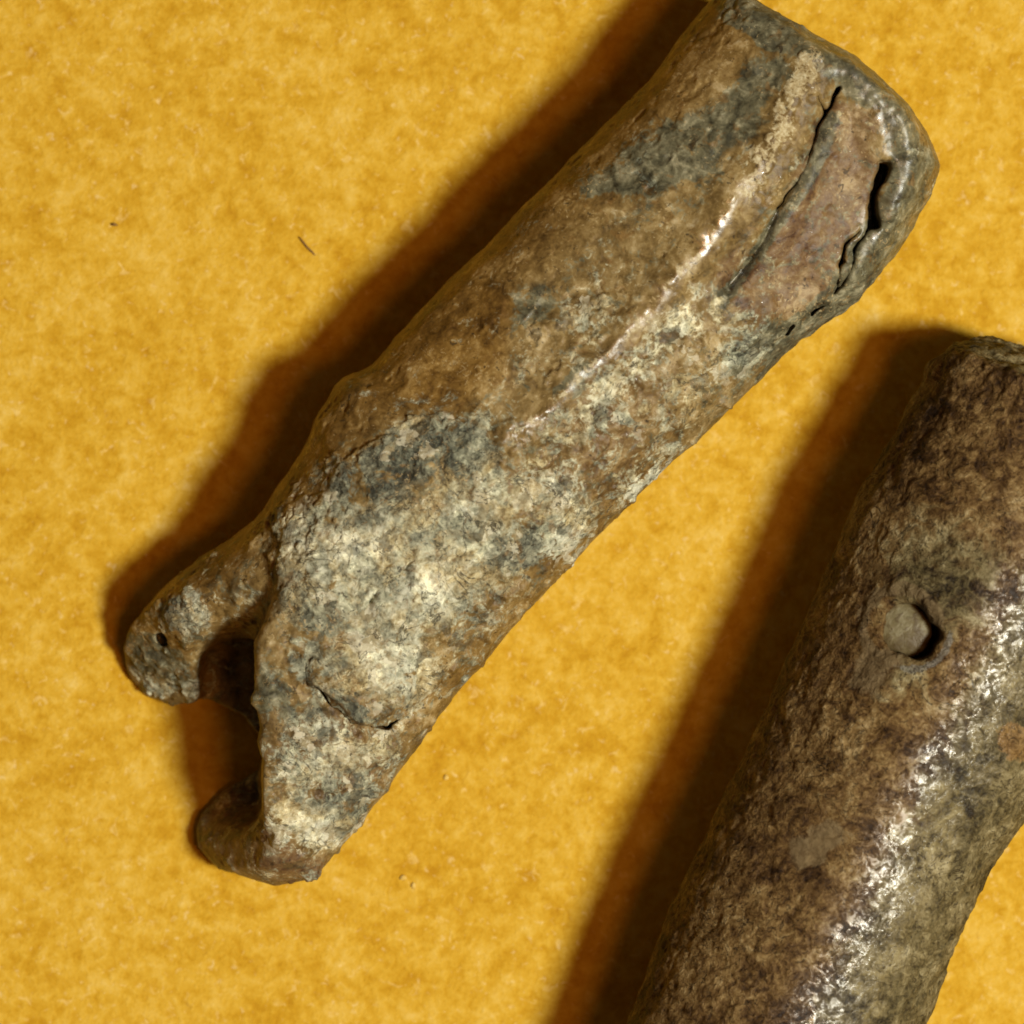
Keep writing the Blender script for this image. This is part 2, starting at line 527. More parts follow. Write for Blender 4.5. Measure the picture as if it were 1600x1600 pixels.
def leathery_material():
    """right piece: dark wrinkled glossy patina"""
    t = NT("wrinkled_patina")
    P = t.coords()
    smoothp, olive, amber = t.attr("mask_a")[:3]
    tan, silver, gloss = t.attr("mask_b")[:3]

    def k(x, f):
        return t.math('MULTIPLY_ADD', x, f, 0.5 - 0.5 * f)
    nL = k(t.noise(P, 120, 4, 0.55, 0.3), 1.9)
    nM = k(t.noise(P, 34, 5, 0.62, 0.9), 2.3)
    nS = k(t.noise(P, 13, 4, 0.64, 1.2, (55, 10, 300)), 2.5)
    nF = k(t.noise(P, 6, 3, 0.6, 0.8, (5, 210, 30)), 2.0)
    v = t.math('ADD', t.math('MULTIPLY', nM, 0.50), t.math('MULTIPLY', nS, 0.36))
    v = t.math('ADD', v, t.math('MULTIPLY', nF, 0.14))
    nX = k(t.noise(P, 62, 4, 0.6, 0.7, (410, 60, 220)), 2.0)
    v2 = t.math('ADD', v, t.math('MULTIPLY', t.math('SUBTRACT', nL, 0.5), 0.42))
    v2 = t.math('ADD', v2, t.math('MULTIPLY', t.math('SUBTRACT', nX, 0.5), 0.30))
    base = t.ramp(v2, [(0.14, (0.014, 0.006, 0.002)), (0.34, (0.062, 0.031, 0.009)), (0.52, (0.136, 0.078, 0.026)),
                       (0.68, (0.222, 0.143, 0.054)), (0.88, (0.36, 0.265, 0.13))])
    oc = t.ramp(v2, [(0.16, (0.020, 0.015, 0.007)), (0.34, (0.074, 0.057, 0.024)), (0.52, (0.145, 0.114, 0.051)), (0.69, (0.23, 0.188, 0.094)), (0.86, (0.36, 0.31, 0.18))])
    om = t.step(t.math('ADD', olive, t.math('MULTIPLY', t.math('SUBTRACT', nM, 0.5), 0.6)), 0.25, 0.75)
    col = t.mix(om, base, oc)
    tm = t.math('ADD', tan, t.math('MULTIPLY', t.math('SUBTRACT', nM, 0.5), 0.5))
    tm = t.step(tm, 0.42, 0.60)
    col = t.mix(t.math('MULTIPLY', tm, 0.8), col, t.ramp(nS, [(0.25, (0.115, 0.078, 0.036)), (0.75, (0.175, 0.128, 0.066))]))
    am = t.math('ADD', amber, t.math('MULTIPLY', t.math('SUBTRACT', nM, 0.5), 0.5))
    am = t.math('ADD', am, t.math('MULTIPLY', t.math('SUBTRACT', nS, 0.5), 0.25))
    am = t.step(am, 0.42, 0.62)
    col = t.mix(t.math('MULTIPLY', am, 0.75), col, t.ramp(nS, [(0.25, (0.13, 0.065, 0.018)), (0.75, (0.25, 0.14, 0.045))]))
    sm = t.step(t.math('ADD', silver, t.math('MULTIPLY', t.math('SUBTRACT', nS, 0.5), 0.7)), 0.45, 0.65)
    col = t.mix(t.math('MULTIPLY', sm, 0.65), col, t.ramp(nF, [(0.25, (0.045, 0.045, 0.040)), (0.75, (0.22, 0.22, 0.20))]))
    crack = t.noise(P, 75, 4, 0.6, 1.5, (5, 80, 130))
    cr = t.math('SUBTRACT', 1.0, t.step(t.math('ABSOLUTE', t.math('SUBTRACT', crack, 0.5)), 0.002, 0.011))
    cr = t.math('MULTIPLY', cr, t.step(nL, 0.42, 0.65))
    col = t.mix(t.math('MULTIPLY', cr, 0.75), col, (0.016, 0.009, 0.005))
    pit = k(t.noise(P, 10, 3, 0.6, 1.0, (77, 320, 19)), 1.8)
    pm = t.math('MULTIPLY', t.step(pit, 0.64, 0.82), t.math('SUBTRACT', 1.0, t.math('MULTIPLY', tm, 0.8)))
    col = t.mix(t.math('MULTIPLY', pm, 0.6), col, (0.020, 0.011, 0.006))
    calm = t.math('SUBTRACT', 1.0, t.math('MULTIPLY', smoothp, 0.8))
    beads = t.math('ADD', t.math('MULTIPLY', nS, 0.6), t.math('MULTIPLY', nM, 0.4))
    gloss = t.math('MULTIPLY', gloss, t.step(beads, 0.38, 0.66, 0.32, 1.0))
    h = t.math('ADD', t.math('MULTIPLY', nS, 0.65), t.math('MULTIPLY', nM, 0.35))
    h = t.math('SUBTRACT', h, t.math('MULTIPLY', pm, 0.3))
    h = t.math('SUBTRACT', h, t.math('MULTIPLY', cr, 0.5))
    rub = t.math('MULTIPLY', calm, t.math('SUBTRACT', 1.0, t.math('MULTIPLY', gloss, 0.74)))
    nrm = t.bump(h, 3.6, t.math('MULTIPLY', rub, 0.75))
    nrm = t.bump(nF, 1.6, t.math('MULTIPLY', rub, 0.7), nrm)
    r = t.math('SUBTRACT', 0.62, t.math('MULTIPLY', gloss, 0.46))
    r = t.math('ADD', r, t.math('MULTIPLY', t.math('SUBTRACT', nM, 0.5), 0.14))
    r = t.math('ADD', r, t.math('MULTIPLY', smoothp, 0.24))
    r = t.math('MAXIMUM', r, 0.12)
    return t.out(col, r, nrm, t.math('ADD', 0.16, t.math('MULTIPLY', gloss, 0.48)))


def plug_material():
    t = NT("pale_plug")
    P = t.coords()
    a = t.noise(P, 30, 4, 0.5, 0.3)
    col = t.ramp(a, [(0.36, (0.085, 0.060, 0.024)), (0.50, (0.140, 0.112, 0.052)), (0.64, (0.195, 0.170, 0.095))])
    nb = t.noise(P, 13, 4, 0.62, 0.8, (40, 9, 77))
    col = t.mix(t.math('MULTIPLY', t.step(nb, 0.52, 0.66), 0.6), col, (0.060, 0.036, 0.014))
    nrm = t.bump(nb, 5.0, 0.5)
    return t.out(col, 0.5, nrm, 0.4)


def fibre_material():
    t = NT("dark_fibre")
    P = t.coords()
    col = t.ramp(t.noise(P, 6, 2), [(0.3, (0.15, 0.075, 0.015)), (0.7, (0.25, 0.13, 0.03))])
    return t.out(col, 0.7)


# ================================================================== the sheet
def build_sheet():
    n = 160
    half = 2600.0
    g = np.linspace(-half, half, n + 1)
    X, Y = np.meshgrid(g, g, indexing='ij')
    P = np.stack([X.ravel(), Y.ravel(), np.zeros(X.size)], 1)
    Z = fbm(P, 500, 5, 3) * 2.0 - 2.0
    V = np.stack([P[:, 0] * S, P[:, 1] * S, Z * S], 1)
    i = np.arange(n)
    I, J = np.meshgrid(i, i, indexing='ij')
    a = (I * (n + 1) + J).ravel()
    F = np.stack([a, a + n + 1, a + n + 2, a + 1], 1)
    me = mesh_from("paper_sheet", V, F)
    me.materials.append(paper_material())
    o = bpy.data.objects.new("paper_sheet", me)
    scene.collection.objects.link(o)
    tag(o, "mottled yellow orange paper sheet under both corroded pieces", kind="structure")


# ================================================================== upper piece
O1 = (790.0, 690.0)
d1 = (0.69, -0.7238)
n1 = (0.7238, 0.69)
K1 = 1 - 165.0 / DPX         # image position -> position at the height of the silhouette


def uw(p, o=O1, d=d1, n=n1, k=K1):
    x, y = 800 + (p[0] - 800) * k - o[0], 800 + (p[1] - 800) * k - o[1]
    return (x * d[0] + y * d[1], x * n[0] + y * n[1])


def uws(pts, **kw):
    return [uw(p, **kw) for p in pts]


CRACK = [(1303, 150), (1283, 185), (1268, 218), (1252, 262), (1232, 298), (1208, 335), (1186, 382), (1160, 420), (1134, 452)]
CRACK_FORK = [(1267, 162), (1277, 186), (1280, 192)]
HOLE = [(1374, 268), (1360, 300), (1353, 330), (1357, 358)]
RAG_A = [(1357, 358), (1340, 378), (1328, 402), (1320, 430), (1300, 462), (1285, 480), (1262, 494)]
RAG_B = [(1334, 366), (1316, 388), (1311, 412), (1300, 440), (1297, 462)]
NICK = [(1236, 512), (1227, 526)]
RIDGE = [(1262, 90), (1215, 190), (1175, 260), (1130, 332), (1090, 395), (1050, 440), (995, 505), (940, 560), (870, 625), (800, 680)]
FLAP = [(1303, 150), (1345, 165), (1368, 205), (1372, 268), (1354, 330), (1330, 375), (1305, 430), (1285, 470), (1255, 492),
        (1205, 500), (1150, 480), (1134, 452), (1186, 382), (1232, 298), (1268, 218)]
NUB_LINE = [(370, 760), (432, 862), (416, 955), (408, 1040)]


def build_upper():
    h = 2.9
    us = np.arange(-860, 860, h, dtype=np.float32)
    ws = np.arange(-275, 300, h, dtype=np.float32)
    zs = np.arange(-10, 372, h, dtype=np.float32)
    U, W = np.meshgrid(us, ws, indexing='ij')
    # image coordinates of each (u, w) column, at silhouette height
    ix = ((O1[0] + U * d1[0] + W * n1[0]) - 800) / K1 + 800
    iy = ((O1[1] + U * d1[1] + W * n1[1]) - 800) / K1 + 800
    R = uws([(1500, 240), (1470, 320), (1412, 395), (1334, 475), (1240, 540), (1180, 600), (1100, 680), (1030, 742), (960, 810), (880, 892),
             (800, 976), (720, 1075), (655, 1165), (622, 1222), (592, 1285), (545, 1342), (492, 1372), (420, 1381), (340, 1366)])
    L = uws([(1120, -10), (1000, 142), (900, 245), (800, 342), (700, 440), (640, 503), (575, 576), (528, 596), (505, 640), (488, 694), (452, 752), (385, 822),
             (306, 872), (250, 908), (190, 985)])
    R = sorted(R)
    L = sorted(L)
    wr = np.interp(us, [p[0] for p in R], [p[1] for p in R])
    wl = np.interp(us, [p[0] for p in L], [p[1] for p in L])
    ker = np.hanning(25)
    ker /= ker.sum()
    wr = np.convolve(np.pad(wr, 12, mode='edge'), ker, 'valid')
    wl = np.convolve(np.pad(wl, 12, mode='edge'), ker, 'valid')
    wr = np.where(us < -430, np.interp(us, [-860, -760, -430], [262, 262, np.interp(-430, us, wr)]), wr)
    a = ((wr - wl) / 2).astype(np.float32)
    c = ((wr + wl) / 2).astype(np.float32)
    b = np.interp(us, [-860, -700, -450, -100, 500, 700, 860], [128, 134, 152, 168, 172, 168, 160]).astype(np.float32)
    # --- relief of the upper side (2-D map, pixels)
    rel = np.zeros_like(U)
    rw = fbm(np.stack([ix.ravel(), iy.ravel(), 0 * ix.ravel()], 1), 75, 613, 4, 0.6).reshape(ix.shape)
    rdist = seg_dist(ix + 9 * rw, iy + 7 * rw, RIDGE)
    rel += (12 + 5 * rw) * np.exp(-(rdist / 31) ** 2)
    rel -= 8 * np.exp(-(seg_dist(ix, iy, [(x + 36, y + 34) for x, y in RIDGE[3:]]) / 24) ** 2)
    cdist = seg_dist(ix, iy, CRACK)
    rel -= 11 * np.exp(-(seg_dist(ix, iy, CRACK[4:]) / 6) ** 2)
    rel -= 12 * np.exp(-(cdist / 16) ** 2)
    fl = poly_sd(ix, iy, FLAP)
    rel -= 19 * smooth(-fl, -4, 52)                                   # the folded flap bulges
    rel -= 13 * blob(ix, iy, 1345, 330, 30, 70, 20)                 # and dips under the rim
    rel += 12 * np.exp(-(seg_dist(ix, iy, [(1340, 105), (1400, 180), (1418, 260), (1385, 350), (1330, 440)]) / 22) ** 2)
    rel -= 10 * blob(ix, iy, 1150, 420, 55, 40, -50)
    plate = ((ix - 585 + 14 * np.sin(iy / 23)) / 84) ** 2 + ((iy - 1050 + 10 * np.sin(ix / 19)) / 68) ** 2
    rel += 14 * smooth(1.1 - plate, 0, 0.30) * smooth(iy, 1000, 1085)                        # oval crust plate above the lobe
    rel -= 9 * np.exp(-(seg_dist(ix, iy, [(500, 1085), (545, 1122), (600, 1135), (650, 1105)]) / 12) ** 2)
    rel += 4 * smooth(-poly_sd(ix, iy, [(470, 740), (600, 660), (760, 640), (830, 720), (900, 800), (880, 870), (760, 930), (640, 1000), (500, 980), (430, 900), (430, 810)]), -10, 40)
    rel += 10 * blob(ix, iy, 545, 612, 28, 22)
    rel -= 10 * blob(ix, iy, 930, 440, 120, 60, -45)
    rel -= 7 * blob(ix, iy, 700, 560, 110, 50, -45)
    rel += 7 * blob(ix, iy, 915, 298, 26, 20, -20)
    rel -= 6 * np.exp(-(seg_dist(ix, iy, [(585, 935), (610, 905), (645, 880), (672, 868)]) / 5) ** 2)
    rel = rel.astype(np.float32)
    # --- end of the tube (upper right) and the broken end (lower left) as plan outlines
    plan = poly_sd(ix, iy, [(1075, -60), (1152, -4), (1212, 28), (1272, 62), (1332, 92), (1374, 128), (1414, 170), (1443, 218), (1463, 262),
                            (1446, 312), (1405, 394), (1340, 478), (1400, 700), (900, 1200), (690, 1190), (630, 1236), (602, 1296), (558, 1354), (502, 1384), (425, 1388), (345, 1368), (296, 1336), (290, 1308), (303, 1268), (334, 1236), (378, 1214), (409, 1190),
                            (406, 1168), (413, 1130), (408, 1080), (404, 1000), (420, 970), (446, 900), (450, 840), (430, 770), (400, 650), (700, 300)]).astype(np.float32)
    zz = zs[None, None, :]
    zc = b[:, None, None]
    top = np.clip((zz - zc) / 60, 0, 1)
    dz = zz - zc - rel[:, :, None] * top
    q = np.abs((W[:, :, None] - c[:, None, None]) / a[:, None, None]) ** 2.15 + np.abs(dz / zc) ** 2.15
    g = (q ** (1 / 2.15) - 1) * zc
    del q, dz
    # lower-left foot slopes down to the sheet
    low_floor = 26 + 16 * smooth(ix, 290, 395) + 420 * smooth(ix, 396, 434)
    toe = 34 + 1.55 * np.clip(ix - 298, 0, None)
    tw = smooth(iy + 0.25 * (ix - 350), 1262, 1322)
    foot = (1 - tw) * np.minimum(low_floor, 330) + tw * np.minimum(toe, 330)
    foot = (foot + np.clip(1180 - iy, 0, None) * 6).astype(np.float32)
    endd = seg_dist(ix, iy, [(664, 1180), (632, 1234), (602, 1296), (558, 1354), (502, 1384), (425, 1388), (345, 1368), (290, 1330)])
    endh = (60 + 240 * np.sqrt(np.clip(1 - (1 - np.clip(endd / 130, 0, 1)) ** 2, 0, 1)) + 900 * smooth(iy, 1230, 1120)).astype(np.float32)
    bev = plan[:, :, None] + np.clip(zz - 200, 0, None) ** 2 / 700 * (U[:, :, None] > 300)
    g = smax(g, bev, 20)
    g = smax(g, (zz - foot[:, :, None]) * 0.40, 26)
    g = smax(g, (zz - endh[:, :, None]) * 0.6, 24)
    # remaining lower wall of the tube in the break
    wallp = poly_sd(ix, iy, [(290, 960), (440, 930), (450, 1180), (404, 1160), (375, 1124), (340, 1106), (308, 1088)]).astype(np.float32)
    hollow = 52 + 0.004 * (W + 40) ** 2
    g = smin(g, smax(wallp[:, :, None], smax(zz - hollow[:, :, None], 6 - zz, 8), 14), 6)
    # hollow running into the tube from the break
    cu, cw = uw((430, 1085))
    cav = (np.sqrt(((U[:, :, None] - cu) / 120) ** 2 + ((W[:, :, None] - cw) / 62) ** 2 + ((zz - 110) / 62) ** 2) - 1) * 62
    g = smax(g, -cav, 10)
    # the prong
    pu0, pu1 = uw((455, 850))[0], uw((205, 1010))[0] - 60
    pr = np.interp(us, [-680, -615, -570, -520, -480, -420, -340, -260, -160], [76, 75, 55, 62, 76, 98, 118, 140, 165]).astype(np.float32)
    pz = np.interp(us, [-680, -520, -440, -360, -260, -160], [86, 98, 122, 142, 156, 165]).astype(np.float32)
    pr = np.convolve(np.pad(pr, 8, mode='edge'), np.hanning(17) / np.hanning(17).sum(), 'valid').astype(np.float32)
    pz = np.convolve(np.pad(pz, 15, mode='edge'), np.hanning(31) / np.hanning(31).sum(), 'valid').astype(np.float32)
    pc = (wl + 4 + pr).astype(np.float32)[:, None, None]
    pr, pz = pr[:, None, None], pz[:, None, None]
    pr2 = pz * 0.98
    prong = (np.sqrt(((W[:, :, None] - pc) / pr) ** 2 + ((zz - pz) / pr2) ** 2) - 1) * pr
    ue, we = uw((250, 1000))
    endp = -(U[:, :, None] - ue - 24) * 0.80 + (zz - 158) * 0.60
    prong = smax(prong, endp, 16)
    prong = smax(prong, U[:, :, None] + 170, 30)
    # small hole in the prong's end
    hu, hw = uw((251, 1000))
    ph = np.sqrt((U[:, :, None] - hu) ** 2 + ((W[:, :, None] - hw) * 0.75) ** 2) - 9
    prong = smax(prong, -np.maximum(ph, 90 - zz), 4)
    g = smin(g, prong, 34)
    del prong, endp, ph, cav, bev
    # cracks, gap and nick cut into the surface
    wob = fbm(np.stack([ix.ravel(), iy.ravel(), np.zeros(ix.size)], 1), 26, 41, 3).reshape(ix.shape) * 5

    def cut(pts, half, z0, taper=None):
        nonlocal g
        dd = (seg_dist(ix + wob, iy + wob * 0.6, pts) - half).astype(np.float32)
        g = smax(g, -np.maximum(dd[:, :, None], z0 - zz), 4)
    cut(CRACK[:4], 4.0, 232)
    cut(CRACK[3:6], 2.6, 242)
    cut(CRACK_FORK, 2.6, 255)
    cut(HOLE, 9.0, 150)
    cut(RAG_A[:5], 3.0, 195)
    cut(RAG_B, 2.4, 210)
    cut([(1286, 478), (1262, 494)], 2.2, 200)
    cut(NICK, 2.6, 225)
    cut([(498, 1062), (516, 1092), (556, 1122), (606, 1134), (640, 1112)], 3.2, 120)
    cut([(582, 938), (608, 906), (645, 880), (674, 866)], 2.0, 262)
    V, F = surface_nets(g, (us[0], ws[0], zs[0]), h)
    del g
    # resting on the sheet
    V[:, 2] = np.maximum(V[:, 2], -0.5)
    N = vertex_normals(V, F)
    # --- masks in the plane of the photograph's picture of the piece (stains keep their place on the piece)
    X = ((O1[0] + V[:, 0] * d1[0] + V[:, 1] * n1[0]) - 800) * (1 + (V[:, 2] - 165) / DPX) / K1 + 800
    Y = ((O1[1] + V[:, 0] * d1[1] + V[:, 1] * n1[1]) - 800) * (1 + (V[:, 2] - 165) / DPX) / K1 + 800
    up = smooth(N[:, 2], -0.1, 0.35)
    wx = fbm(V, 60, 3, 4) * 26
    wy = fbm(V, 60, 9, 4) * 26
    Xw, Yw = X + wx, Y + wy

    def reg(pts, soft=26):
        return smooth(-poly_sd(Xw, Yw, pts), -soft, soft)
    crust = np.zeros(len(V), np.float32)
    crust = np.maximum(crust, 0.84 * reg([(470, 730), (560, 690), (640, 650), (760, 645), (800, 700), (790, 770), (860, 800), (890, 860), (800, 900), (720, 960), (650, 1010), (560, 1010), (470, 980), (425, 930), (430, 800)]))
    crust = np.maximum(crust, 0.75 * reg([(800, 740), (900, 740), (930, 800), (900, 880), (830, 880)]))
    crust = np.maximum(crust, 0.85 * reg([(520, 990), (650, 990), (690, 1040), (650, 1110), (560, 1120), (480, 1070), (450, 1000)]))
    crust = np.maximum(crust, 0.80 * reg([(420, 1250), (520, 1240), (580, 1270), (540, 1340), (470, 1330), (420, 1290)]))
    crust = np.maximum(crust, 0.58 * reg([(420, 1110), (600, 1120), (660, 1130), (600, 1260), (430, 1260)], 40))
    crust = np.maximum(crust, 0.70 * reg([(500, 620), (545, 585), (570, 615), (530, 660), (500, 680)], 12))
    crust = np.maximum(crust, 0.75 * reg([(225, 940), (290, 910), (330, 960), (290, 1000), (240, 980)], 16))
    crust = np.maximum(crust, 0.6 * reg([(195, 1010), (270, 1050), (310, 1060), (300, 1090), (230, 1085)], 14))
    crust = np.maximum(crust, 0.62 * blob(Xw, Yw, 1060, 500, 60, 40, -45))
    crust = np.maximum(crust, 0.62 * blob(Xw, Yw, 960, 600, 90, 34, -45))
    crust = np.maximum(crust, 0.55 * blob(Xw, Yw, 1130, 545, 70, 40, -40))
    crust = np.maximum(crust, 0.62 * blob(Xw, Yw, 1010, 745, 60, 16, -45))
    # thin broken film of deposit straggling along the crest and the right flank
    film = reg([(500, 640), (560, 620), (700, 640), (820, 610), (900, 500), (960, 430), (1060, 420), (1120, 470), (1200, 520), (1180, 590), (1080, 690),
                (950, 810), (800, 960), (700, 1080), (640, 1170), (590, 1290), (430, 1300), (420, 900), (440, 780)], 60)
    crust = np.maximum(crust, 0.41 * film)
    crust = np.maximum(crust, 0.24 * smooth(V[:, 0], 300, 100))
    wipe = reg([(620, 530), (770, 380), (860, 380), (830, 470), (790, 580), (720, 630), (600, 640), (560, 610)], 30)
    wipe = np.maximum(wipe, smooth(V[:, 1], -95, -165) * smooth(V[:, 0], -330, -250))
    wipe = np.maximum(wipe, 0.9 * np.exp(-(seg_dist(X, Y, RIDGE) / 24) ** 2) * smooth(V[:, 0], 20, 60))
    crust = np.where(crust < 0.6, crust * (1 - 0.85 * wipe), crust * (1 - 0.5 * wipe))
    crust *= up
    grey = np.zeros(len(V), np.float32)
    grey = np.maximum(grey, 0.88 * reg([(890, 290), (960, 240), (1040, 190), (1120, 150), (1190, 90), (1240, 70), (1230, 130), (1170, 220), (1120, 280), (1050, 300), (960, 310), (910, 325)]))
    grey = np.maximum(grey, 0.85 * blob(Xw, Yw, 840, 485, 62, 34, -45))
    grey = np.maximum(grey, 0.70 * blob(Xw, Yw, 900, 600, 70, 20, -40))
    grey = np.maximum(grey, 0.75 * blob(Xw, Yw, 680, 700, 120, 60, -10))
    grey = np.maximum(grey, 0.95 * smooth(34 - seg_dist(Xw, Yw, [(1150, 5), (1270, 70), (1340, 110), (1400, 175), (1430, 255), (1400, 340), (1345, 435), (1250, 520), (1160, 560)]), -14, 14))
    grey = np.maximum(grey, 0.85 * smooth(13 - seg_dist(X, Y, [(1300, 190), (1282, 240), (1262, 275), (1240, 310), (1212, 350), (1180, 400), (1150, 440), (1120, 480)]), -5, 5))
    grey = np.maximum(grey, 0.60 * blob(Xw, Yw, 1190, 520, 80, 36, -40))
    grey = np.maximum(grey, 0.75 * smooth(-poly_sd(Xw, Yw, [(412, 1035), (462, 1035), (458, 1118), (415, 1118)]), -14, 14))
    grey = np.maximum(grey, 0.7 * smooth(-poly_sd(X, Y, [(190, 985), (250, 985), (300, 1030), (310, 1085), (220, 1080)]), -8, 8))
    grey = np.maximum(grey, 0.5 * blob(Xw, Yw, 1030, 700, 90, 24, -45))
    grey = np.maximum(grey, 0.36 * up * (1 - wipe))
    cream = 0.22 * np.ones(len(V), np.float32)
    cream = np.maximum(cream, 0.80 * smooth(22 - seg_dist(Xw, Yw, [(1270, 95), (1240, 150), (1215, 200), (1190, 250), (1170, 290)]), -16, 16))
    cream = np.maximum(cream, 0.45 * blob(Xw, Yw, 940, 470, 90, 60, -30))
    cream = np.maximum(cream, 0.42 * blob(Xw, Yw, 700, 650, 120, 40, -30))
    cream = np.maximum(cream, 0.50 * blob(Xw, Yw, 640, 880, 130, 80, -30))
    cream = np.maximum(cream, 0.62 * blob(Xw, Yw, 600, 1040, 60, 44, 0))
    cream = np.maximum(cream, 0.42 * blob(Xw, Yw, 520, 1210, 70, 90, 0))
    cream = np.maximum(cream, 1.3 * blob(X, Y, 832, 764, 16, 18, 0))
    cream = np.maximum(cream, 1.2 * blob(X, Y, 1252, 92, 10, 15, 30))
    cream = np.maximum(cream, 1.1 * blob(X, Y, 300, 945, 9, 16, -20))
    cream = np.maximum(cream, 0.62 * np.exp(-(seg_dist(X + 0.3 * wx, Y + 0.3 * wy, RIDGE) / 11) ** 2))
    cream *= up
    red = 0.95 * reg(FLAP, 12)
    red = np.maximum(red, 0.8 * reg([(1120, 400), (1165, 380), (1175, 420), (1120, 470)], 16))
    red = np.maximum(red, 0.6 * blob(Xw, Yw, 950, 680, 110, 60, -45))
    red = np.maximum(red, 0.6 * blob(Xw, Yw, 530, 1180, 90, 80, 0))
    red = np.maximum(red, 0.95 * smooth(-poly_sd(Xw, Yw, [(280, 1200), (410, 1180), (418, 1290), (470, 1345), (560, 1350), (520, 1410), (280, 1400)]), -10, 14))
    orange = smooth(V[:, 1], -90, -200) * 0.7
    orange = np.maximum(orange, 0.95 * reg([(640, 500), (760, 390), (830, 470), (780, 590), (700, 660), (560, 640), (540, 600)], 40))
    orange = np.maximum(orange, 0.7 * smooth(V[:, 1], 120, 210) * smooth(V[:, 0], -500, -300) * smooth(V[:, 0], 250, 100))
    gloss = 0.66 * np.exp(-(seg_dist(X + 0.4 * wx, Y + 0.4 * wy, RIDGE[2:]) / 18) ** 2)
    gloss = np.maximum(gloss, 0.45 * smooth(40 - seg_dist(X, Y, [(1290, 60), (1400, 175), (1420, 260), (1370, 380)]), -10, 10))
    gloss = np.maximum(gloss, 0.7 * smooth(14 - seg_dist(X, Y, CRACK), -4, 4))
    gloss = np.maximum(gloss, 0.85 * smooth(12 - seg_dist(X, Y, [(1136, 316), (1120, 350), (1088, 400)]), -5, 5))
    gloss *= 1 - 0.6 * crust
    pale = np.zeros(len(V), np.float32)
    for (cx, cy, rx, ry, an, am) in [(555, 850, 70, 42, -30, 1), (660, 905, 95, 48, -40, 1), (600, 1035, 62, 40, 0, 1), (478, 850, 30, 60, 0, .7), (880, 845, 46, 36, -40, .9),
                                     (860, 760, 40, 30, 0, .8), (1065, 505, 55, 36, -45, .9), (960, 605, 90, 26, -45, .8), (1140, 560, 60, 26, -40, .7), (480, 1300, 80, 34, 0, .9),
                                     (500, 1160, 60, 60, 0, .6), (740, 790, 60, 40, -40, .7), (1010, 745, 60, 18, -45, .8), (560, 930, 60, 30, 0, .6), (640, 1120, 40, 30, 0, .5),
                                     (300, 945, 20, 24, 0, .9), (240, 1075, 40, 16, 20, .7), (900, 480, 60, 40, -30, .4)]:
        pale = np.maximum(pale, am * blob(Xw, Yw, cx, cy, rx, ry, an))
    dark = np.zeros(len(V), np.float32)
    for (cx, cy, rx, ry, an, am) in [(650, 725, 120, 46, -15, 1), (510, 955, 50, 34, 0, .9), (1010, 250, 90, 34, -35, .7), (840, 490, 50, 36, -45, .9), (1110, 240, 60, 40, -50, .8),
                                     (440, 1080, 26, 46, 0, .9), (575, 1112, 70, 16, 12, .9), (1170, 545, 60, 30, -40, .6), (560, 780, 60, 40, -20, .7), (700, 840, 50, 26, -40, .6),
                                     (620, 920, 40, 12, -40, .8), (560, 1260, 34, 40, 0, .6), (820, 860, 30, 30, 0, .6), (270, 950, 30, 20, 0, .7)]:
        dark = np.maximum(dark, am * blob(Xw, Yw, cx, cy, rx, ry, an))
    # --- relief of corrosion and crust
    low = fbm(V, 110, 71, 3)
    mid = fbm(V, 34, 23, 4, 0.55)
    fine = fbm(V, 17, 29, 2, 0.55)
    rdg = ridged(V, 26, 53, 3)
    cm = smooth(crust + mid * 0.5, 0.25, 0.6)
    gm = smooth(grey + mid * 0.5, 0.3, 0.6)
    disp = low * 5.0 + mid * 1.7 + fine * 0.35
    fk = fbm(V, 44, 301, 4, 0.6)
    terr = smooth(fk, 0.02, 0.08) + smooth(fk, -0.25, -0.19) + smooth(fk, 0.28, 0.34)
    disp += 0.7 * terr
    disp += cm * (0.8 + 2.2 * terr + 2.6 * fine + 2.0 * mid + 0.8 * rdg) + gm * (fine * 1.6 + mid * 1.2)
    pits = fbm(V, 19, 97, 2)
    disp -= 2.6 * smooth(pits + 0.5 * low, 0.40, 0.75) * (1 - 0.5 * cm)
    disp += 2.5 * smooth(cream + fine * 0.6, 0.7, 0.9)
    disp = low * 5.0 + (disp - low * 5.0) * (1 - 0.75 * gloss)
    V = V + N * disp[:, None]
    V[:, 2] = np.maximum(V[:, 2], 0.3)
    N = vertex_normals(V, F)
    base = ((O1[0] - 800) * S, (800 - O1[1]) * S)
    Wd, px, py = to_world(V, O1, d1, n1, base)
    Nw = np.stack([N[:, 0] * d1[0] + N[:, 1] * n1[0], -(N[:, 0] * d1[1] + N[:, 1] * n1[1]), N[:, 2]], 1)
    masks = {"mask_a": np.stack([crust, grey, cream], 1), "mask_b": np.stack([red, orange, gloss], 1),
             "mask_c": np.stack([pale, dark, 0 * pale], 1)}
    mat = corroded_material()
    root = bpy.data.objects.new("corroded_tube", None)
    root.empty_display_size = 0.01
    root.location = (base[0], base[1], 0)
    scene.collection.objects.link(root)
    tag(root, "brown corroded metal tube with forked broken end and whitish crust, whole in view", "artefact")
    # --- cut into parts
    FX, FY, FZ = X[F].mean(1), Y[F].mean(1), V[F][:, :, 2].mean(1)
    FU, FW = V[F][:, :, 0].mean(1), V[F][:, :, 1].mean(1)
    lab = np.zeros(len(F), int)
    is_top = FZ > 120
    flap = (poly_sd(FX, FY, FLAP) < 0) & (FZ > 170)
    rimz = (FU > 560) & ((poly_sd(FX, FY, [(1150, 20), (1262, 85), (1310, 130), (1350, 165), (1375, 205), (1378, 268), (1362, 330), (1358, 365),
                                            (1325, 415), (1300, 470), (1200, 560), (900, 700), (600, 400), (1000, 100)]) > 0))
    lab[rimz] = 2
    lab[flap] = 1
